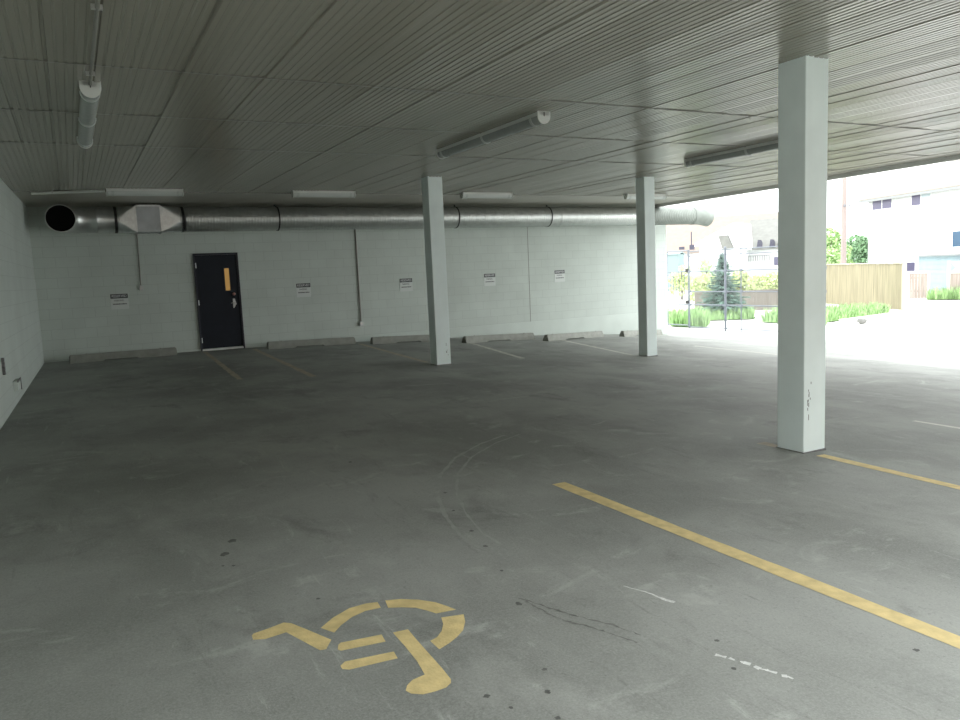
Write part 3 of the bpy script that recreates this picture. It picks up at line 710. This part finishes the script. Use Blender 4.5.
for (px, py_, d_, s, lab) in ((862, 321.5, 26.2, .16, 'grey stone lying by the pale curb'),):
    p = sight(px, py_, d_); bm = new_bm(); bmesh.ops.create_icosphere(bm, subdivisions=2, radius=s)
    for v in bm.verts: v.co = Vector((v.co.x*1.2, v.co.y, v.co.z*.7))*random.uniform(.9, 1.1)
    tag(obj('stone', bm, 'stone', None, True, (p.x, p.y, fz(p.x, p.y)+.07)), lab, 'stone')
leafy('shrub', 'shrub', 'yellow green shrub behind the fence, left of the spruce', 706, 40, .95, 2.4, 'leaf_y', 3600, .16, group='yellow green shrubs behind the low fence')
leafy('shrub', 'shrub', 'yellow green shrub just right of the spruce, behind low board fence', 740, 41, 1.0, 1.7, 'leaf_y', 3000, .16, group='yellow green shrubs behind the low fence')
leafy('shrub', 'shrub', 'broad yellow green shrub between spruce and nearest column', 767, 40, 1.2, 2.8, 'leaf_y', 4200, .16, group='yellow green shrubs behind the low fence')
leafy('shrub', 'shrub', 'yellow shrub hugging the gate panel, left of the fence post', 682, 48, 1.5, 2.2, 'leaf_y', 1500, .16, group='yellow green shrubs behind the low fence')
leafy('conifer_tree', 'tree', 'small light green conifer before the white gabled house', 706.5, 50, 1.75, 1.3, 'leaf_l', 600, .16, zlow=.2)
leafy('tree', 'tree', 'bright green tree above the cedar fence, next to nearest column', 829, 50, 3.7, 3.4, 'leaf_l', 4200, .22, zlow=.05)
leafy('tree', 'tree', 'darker green tree between the telephone pole and white house', 859, 55, 3.6, 2.6, 'leaf_g', 4200, .22, zlow=.05)

# ------------------------------------------------------------------ board fences
def board_fence(a, b, ztop, label, m, capm, bw=.14, post_every=2.4, name='board_fence', endpost=True, zcap=.05):
    a = Vector(a); b = Vector(b); L = (b-a).length; rz = math.atan2(b.y-a.y, b.x-a.x); g = fz(a.x, a.y)-.03
    t = thing(name, label, 'fence', (a.x, a.y, g), rz); h = ztop-g
    bm = new_bm(); x = 0
    while x < L-.02:
        w = min(bw-.008, L-x); dz = random.uniform(-.01, .01); bx(bm, x, x+w, -.012+random.uniform(-.004, .004), .010, .04, h-.03+dz); x += bw
    obj('boards', bm, m, t)
    for z in (.35, h-.3):
        bm = new_bm(); bx(bm, 0, L, .012, .05, z, z+.09); obj('rail', bm, m, t)
    x = 0
    while x < L+.1:
        bm = new_bm(); e = .05 if x < .1 or x > L-1 else 0; bx(bm, x-.05, x+.05, -.05 if e else .012, .10, 0, h+.02); obj('post', bm, capm, t); x += L/max(1, round(L/post_every))
    bm = new_bm(); bx(bm, 0, L, -.06, .08, h-.03, h-.03+zcap); obj('cap_rail', bm, capm, t)
    return t
e0 = sight(903, 300, 31); e1 = sight(795, 300, 40.5)
board_fence((e1.x, e1.y), (e0.x, e0.y), 1.13, 'tan cedar board fence right of the nearest column', 'cedar', 'cedar_cap', name='cedar_fence')
q0 = sight(696, 300, 34.5); q1 = sight(790, 300, 34.0)
board_fence((q0.x, q0.y), (q1.x, q1.y), .14, 'low weathered board fence behind the spruce', 'grey_board', 'grey_board')
q0 = sight(908, 300, 38.5); q1 = sight(928, 300, 38)
t = board_fence((q0.x, q0.y), (q1.x, q1.y), .50, 'low brown fence with white cap between cedar fence and blue shed', 'brown', 'white_trim', zcap=.10)
q0 = sight(948, 300, 37.2); q1 = sight(1000, 300, 36.5)
g = fz(q0.x, q0.y)-.03; L = math.dist(q0.xy, q1.xy)
t = thing('lattice_fence', 'brown fence with pale lattice top at the right edge', 'fence', (q0.x, q0.y, g), math.atan2(q1.y-q0.y, q1.x-q0.x))
bm = new_bm(); bx(bm, 0, L, 0, .03, .05, 1.25); obj('boards', bm, 'brown', t)
for x in (0, L):
    bm = new_bm(); bx(bm, x-.06, x+.06, -.06, .06, 0, 1.85); obj('post', bm, 'lattice', t)
bm = new_bm(); bx(bm, 0, L, -.03, .05, 1.76, 1.82); bx(bm, 0, L, -.03, .05, 1.24, 1.30); obj('rail', bm, 'lattice', t)
bm = new_bm(); x = -.5
while x < L:
    for sg in (1, -1):
        a = (x, 1.30) if sg > 0 else (x+.46, 1.30); pts = [(a[0]+sg*u*.46, 1.30+u*.46) for u in (0, 1)]
        if 0 <= min(p_[0] for p_ in pts) and max(p_[0] for p_ in pts) <= L: tube(bm, [(pts[0][0], .006*sg, pts[0][1]), (pts[1][0], .006*sg, pts[1][1])], .014, 4)
    x += .10
obj('lattice', bm, 'lattice', t)

# ------------------------------------------------------------------ houses beyond the lane
class House:
    def __init__(s, pxa, da, pxb, db, name, label, cat='house', ext=0):
        a = sight(pxa, 250, da); b = sight(pxb, 250, db); s.A = Vector((a.x, a.y)); s.t = (Vector((b.x, b.y))-s.A); s.L = s.t.length; s.t.normalize()
        s.n = Vector((-s.t.y, s.t.x)); s.g = fz(a.x, a.y)-.06
        s.o = thing(name, label, cat, (a.x, a.y, s.g), math.atan2(s.t.y, s.t.x))
    def uz(s, px, py):            # where a bearing meets the front wall
        d = fw + rt*(px-480)/FOC + up*(360-py)/FOC
        k = ((s.A - EYE.xy).dot(s.n))/Vector((d.x, d.y)).dot(s.n); P = EYE+d*k
        return (P.xy-s.A).dot(s.t), P.z-s.g
    def part(s, name, m, fn, parent=None, label=None):
        bm = new_bm(); fn(bm); o_ = obj(name, bm, m, parent or s.o)
        if label: o_['label'] = label
        return o_
    def window(s, px0, py0, px1, py1, panes, mats):
        u0, z1 = s.uz(px0, py0); u1, z0 = s.uz(px1, py1)
        def fr(bm):
            bx(bm, u0, u1, -.05, .02, z0, z1)
        f = s.part('window', 'white_trim', fr); w = (u1-u0); m_ = .09
        for i in range(panes):
            a = u0+m_+i*(w-m_)/panes; b = u0+(i+1)*(w-m_)/panes
            s.part('pane', mats[i], lambda bm: bx(bm, a, b, -.06, -.045, z0+m_, z1-m_), f)
def gable_x(bm, u0, u1, y0, y1, ze, zr, th=.12):    # roof with ridge along the front wall
    ym = (y0+y1)/2
    pts = [(y0, ze), (ym, zr), (y1, ze), (y1, ze-th), (ym, zr-th), (y0, ze-th)]
    prism(bm, pts, u0, u1, 'x')
wh = House(868, 52.6, 1004, 41.3, 'white_house', 'big white two storey house with small dark windows at the upper right')
ze = 5.2-wh.g
wh.part('wall', 'white_sid', lambda bm: bx(bm, 0, wh.L, 0, 9, 0, ze))
def hip(bm):
    e = .5; L_ = wh.L
    v = [bm.verts.new(p) for p in ((-e, -e, ze), (L_+e, -e, ze), (L_+e, 9+e, ze), (-e, 9+e, ze), (4.2, 4.5, ze+2.6), (L_-4.2, 4.5, ze+2.6))]
    w = [bm.verts.new((p.co.x, p.co.y, ze-.16)) for p in v[:4]]
    for q in ((0,1,5,4), (1,2,5), (2,3,4,5), (3,0,4)): bm.faces.new([v[i] for i in q])
    for i in range(4): bm.faces.new((w[i], w[(i+1) % 4], v[(i+1) % 4], v[i]))
    bm.faces.new(w[::-1])
wh.part('roof', 'peach', hip)
wh.part('eave_board', 'soff', lambda bm: (bx(bm, -.45, wh.L+.45, -.53, -.5, ze-.20, ze-.04)))
zb = wh.uz(915, 228.6)[1]; wh.part('belt_course', 'belt', lambda bm: bx(bm, -.02, wh.L, -.05, .02, zb-.06, zb+.03))
wh.window(872.5, 198.5, 893, 209, 2, ('pane', 'pane')); wh.window(911.5, 193.8, 932, 204.8, 2, ('pane', 'pane_l'))
wh.window(931, 232, 943, 247, 1, ('pane_l',)); wh.window(952.5, 230, 964, 249, 1, ('pane_b',)); wh.window(906.5, 261, 916.5, 272.5, 1, ('pane',))
bs = House(917, 40.5, 1000, 36.8, 'blue_shed', 'low pale blue shed in front of the big white house', 'shed')
zt = bs.uz(930, 256)[1]
bs.part('wall', 'blue', lambda bm: bx(bm, 0, bs.L, 0, 2.5, 0, zt))
bs.part('siding_laps', 'blue', lambda bm: [bx(bm, 0, bs.L, -.018, .01, z, z+.03) for z in frange(.2, zt-.2, .25)])
bs.part('roof', 'white_sid', lambda bm: prism(bm, [(-.25, zt), (-.25, zt+.10), (2.6, zt+.42), (2.6, zt+.30)], -.15, bs.L+.1, 'x'))
bs.part('fascia', 'soff', lambda bm: bx(bm, -.13, bs.L+.08, -.27, -.25, zt-.02, zt+.07))
bs.part('corner_board', 'white_trim', lambda bm: bx(bm, -.04, .12, -.03, .05, 0, zt-.02))
oh = House(648, 74, 800, 68, 'orange_roofed_house', 'house with a broad pale orange roof behind the fence', 'house')
zo = oh.uz(700, 252)[1]; zr = oh.uz(740, 217)[1]*1.07
oh.part('wall', 'white_sid', lambda bm: bx(bm, 0, oh.L, 0, 9, 0, zo))
oh.part('roof', 'orange', lambda bm: gable_x(bm, -.4, oh.L+.4, -.5, 9.5, zo, zr))
for px0, py0, px1, py1 in ((691, 245, 695.5, 249), (680.5, 247, 685.5, 249)):
    u0, z1 = oh.uz(px0, py0); u1, z0 = oh.uz(px1, py1); oh.part('roof_vent', 'darkvent', lambda bm: bx(bm, u0, u1, -.75, -.45, z0-.05, z1))
u0, z0 = oh.uz(692.7, 246); z1 = oh.uz(692.7, 232)[1]; oh.part('vent_pipe', 'darkvent', lambda bm: tube(bm, [(u0, -.6, z0-.2), (u0, -.6, z1)], .055, 8))
gh = House(704, 57, 800, 53, 'gabled_house', 'white house with a front gable and grey roof beyond the spruce', 'house')
zg = gh.uz(745, 249)[1]; ua, za = gh.uz(738.5, 223); ub, zbb = gh.uz(702, 243); uc = gh.uz(747, 240)[0]
gh.part('wall', 'white_sid', lambda bm: bx(bm, .2, gh.L, .02, 7, 0, zg))
gh.part('roof', 'greyroof', lambda bm: gable_x(bm, ua-.2, gh.L+.3, -.35, 7.3, zg, gh.uz(760, 221)[1]*1.06))
gh.part('front_gable', 'white_sid', lambda bm: prism(bm, [(ub+.15, 0), (uc+.2, 0), (uc+.2, zbb-.25), (ua, za-.2), (ub+.15, zbb-.1)], -.9, 3))
gh.part('barge_board', 'white_trim', lambda bm: (prism(bm, [(ub-.1, zbb-.05), (ua, za), (ua, za-.22), (ub-.1, zbb-.27)], -1.25, 3), prism(bm, [(ua, za), (uc+.45, zbb-.5), (uc+.45, zbb-.72), (ua, za-.22)], -1.25, 3)))
(ud, zd), (ue, ze2) = gh.uz(724, 236), gh.uz(738, 248)
gh.part('porch_roof', 'greyroof', lambda bm: prism(bm, [(ud, zd-.02), (ud+.62, zd), (ue, ze2), (ue-.75, ze2-.02)], -1.2, -.9))
for p0, p1 in (((759, 240), (763.3, 247)), ((771.5, 239.5), (776, 246.5)), ((779.5, 239), (784, 246))):
    (a, zt_), (b, zb_) = gh.uz(*p0), gh.uz(*p1)
    gh.part('gablet', 'darkvent', lambda bm: prism(bm, [(a, zb_), (b, zb_), (a+.08, zt_)], -.55, .3))
(a, zt_), (b, zb_) = gh.uz(743.5, 240.5), gh.uz(749.5, 243); gh.part('roof_window', 'pane', lambda bm: bx(bm, a, b, -.45, -.2, zb_, zt_))
(a, zt_), (b, zb_) = gh.uz(743, 256), gh.uz(771, 259.5)
def railing(bm):
    bx(bm, a, b, -.35, -.31, zt_-.05, zt_); x_ = a
    while x_ < b: bx(bm, x_, x_+.05, -.35, -.31, zb_-.1, zt_); x_ += .16
gh.part('railing', 'greyroof', railing)
(a, zt_), (b, zb_) = gh.uz(774, 257), gh.uz(779.5, 265); gh.part('window', 'pane', lambda bm: bx(bm, a, b, -.02, .03, zb_, zt_))
gs = House(667, 62, 678, 61.5, 'garden_shed', 'small pale cyan shed seen over the gate panel', 'shed')
zc = gs.uz(672, 253)[1]
gs.part('wall', 'cyan', lambda bm: bx(bm, 0, gs.L, 0, 1.5, 0, zc-.1)); gs.part('roof', 'cyan', lambda bm: gable_x(bm, -.1, gs.L+.1, -.1, 1.6, zc-.1, zc+.06, .05))

# unseen building added behind the photographer to keep low sky off the back wall
t = thing('sky_blocker', 'unseen brown building added behind the photographer to block low sky', 'building', (-12, -9.5, fz(0, -8)-.06))
bm = new_bm(); bx(bm, 0, 34, -8, 0, 0, 8); obj('wall', bm, 'blocker_brown', t)
bm = new_bm(); bx(bm, -.3, 34.3, -8.3, .3, 8, 8.25); obj('roof', bm, 'slab', t)

# telephone pole
p = sight(843, 300, 45); g = fz(p.x, p.y)-.06
tp = thing('telephone_pole', 'tall pinkish wooden telephone pole behind the cedar fence', 'pole', (p.x, p.y, g), -YAW)
bm = new_bm(); tube(bm, [(0, 0, -.1), (0, 0, 4), (-.01, 0, 8.6)], .15, 12, radii=[.17, .145, .11]); obj('pole', bm, 'pole', tp, True)
bm = new_bm(); z = 1.6+(253.5-207)*45/FOC-g; bx(bm, -.12, .34, -.16, -.10, z-.03, z+.03); obj('bracket', bm, 'insul', tp)
bm = new_bm(); tube(bm, [(.24, -.13, z), (.24, -.13, z+.14)], .045, 8); tube(bm, [(-.06, -.19, z), (-.06, -.19, z+.12)], .04, 8); obj('insulator', bm, 'insul', tp)
bm = new_bm(); bx(bm, -1.1, 1.1, -.2, -.11, 8.0, 8.12); obj('crossarm', bm, 'pole', tp)

# ------------------------------------------------------------------ light, sky, camera
w = bpy.data.worlds.new('overcast'); bpy.context.scene.world = w; w.use_nodes = True
nt = w.node_tree; bg = nt.nodes['Background']
tc = nd(nt, 'ShaderNodeTexCoord'); sp = nd(nt, 'ShaderNodeSeparateXYZ'); nt.links.new(tc.outputs['Generated'], sp.inputs[0])
rp = nd(nt, 'ShaderNodeValToRGB'); nt.links.new(sp.outputs[2], rp.inputs[0])
rp.color_ramp.elements[0].position = 0; rp.color_ramp.elements[0].color = (.86, .90, .90, 1)
rp.color_ramp.elements[1].position = .7; rp.color_ramp.elements[1].color = (1, 1.02, 1.02, 1)
nt.links.new(rp.outputs[0], bg.inputs['Color']); bg.inputs['Strength'].default_value = 1.0

cam = bpy.data.cameras.new('camera'); cam.sensor_width = 36; cam.lens = FOC/960*36; cam.clip_end = 500; cam.clip_start = .05
co = bpy.data.objects.new('camera', cam); C.objects.link(co)
co.matrix_world = Matrix.Translation(EYE) @ Matrix((rt, up, -fw)).transposed().to_4x4()
sc = bpy.context.scene; sc.camera = co
sc.view_settings.view_transform = 'Standard'; sc.view_settings.look = 'None'; sc.view_settings.gamma = 1
sc.view_settings.use_curve_mapping = False; sc.view_settings.exposure = 2.3
sc.render.engine = 'CYCLES'
sc.cycles.max_bounces = 14; sc.cycles.diffuse_bounces = 10; sc.cycles.glossy_bounces = 6; sc.cycles.use_denoising = True
sc.cycles.sample_clamp_indirect = 0
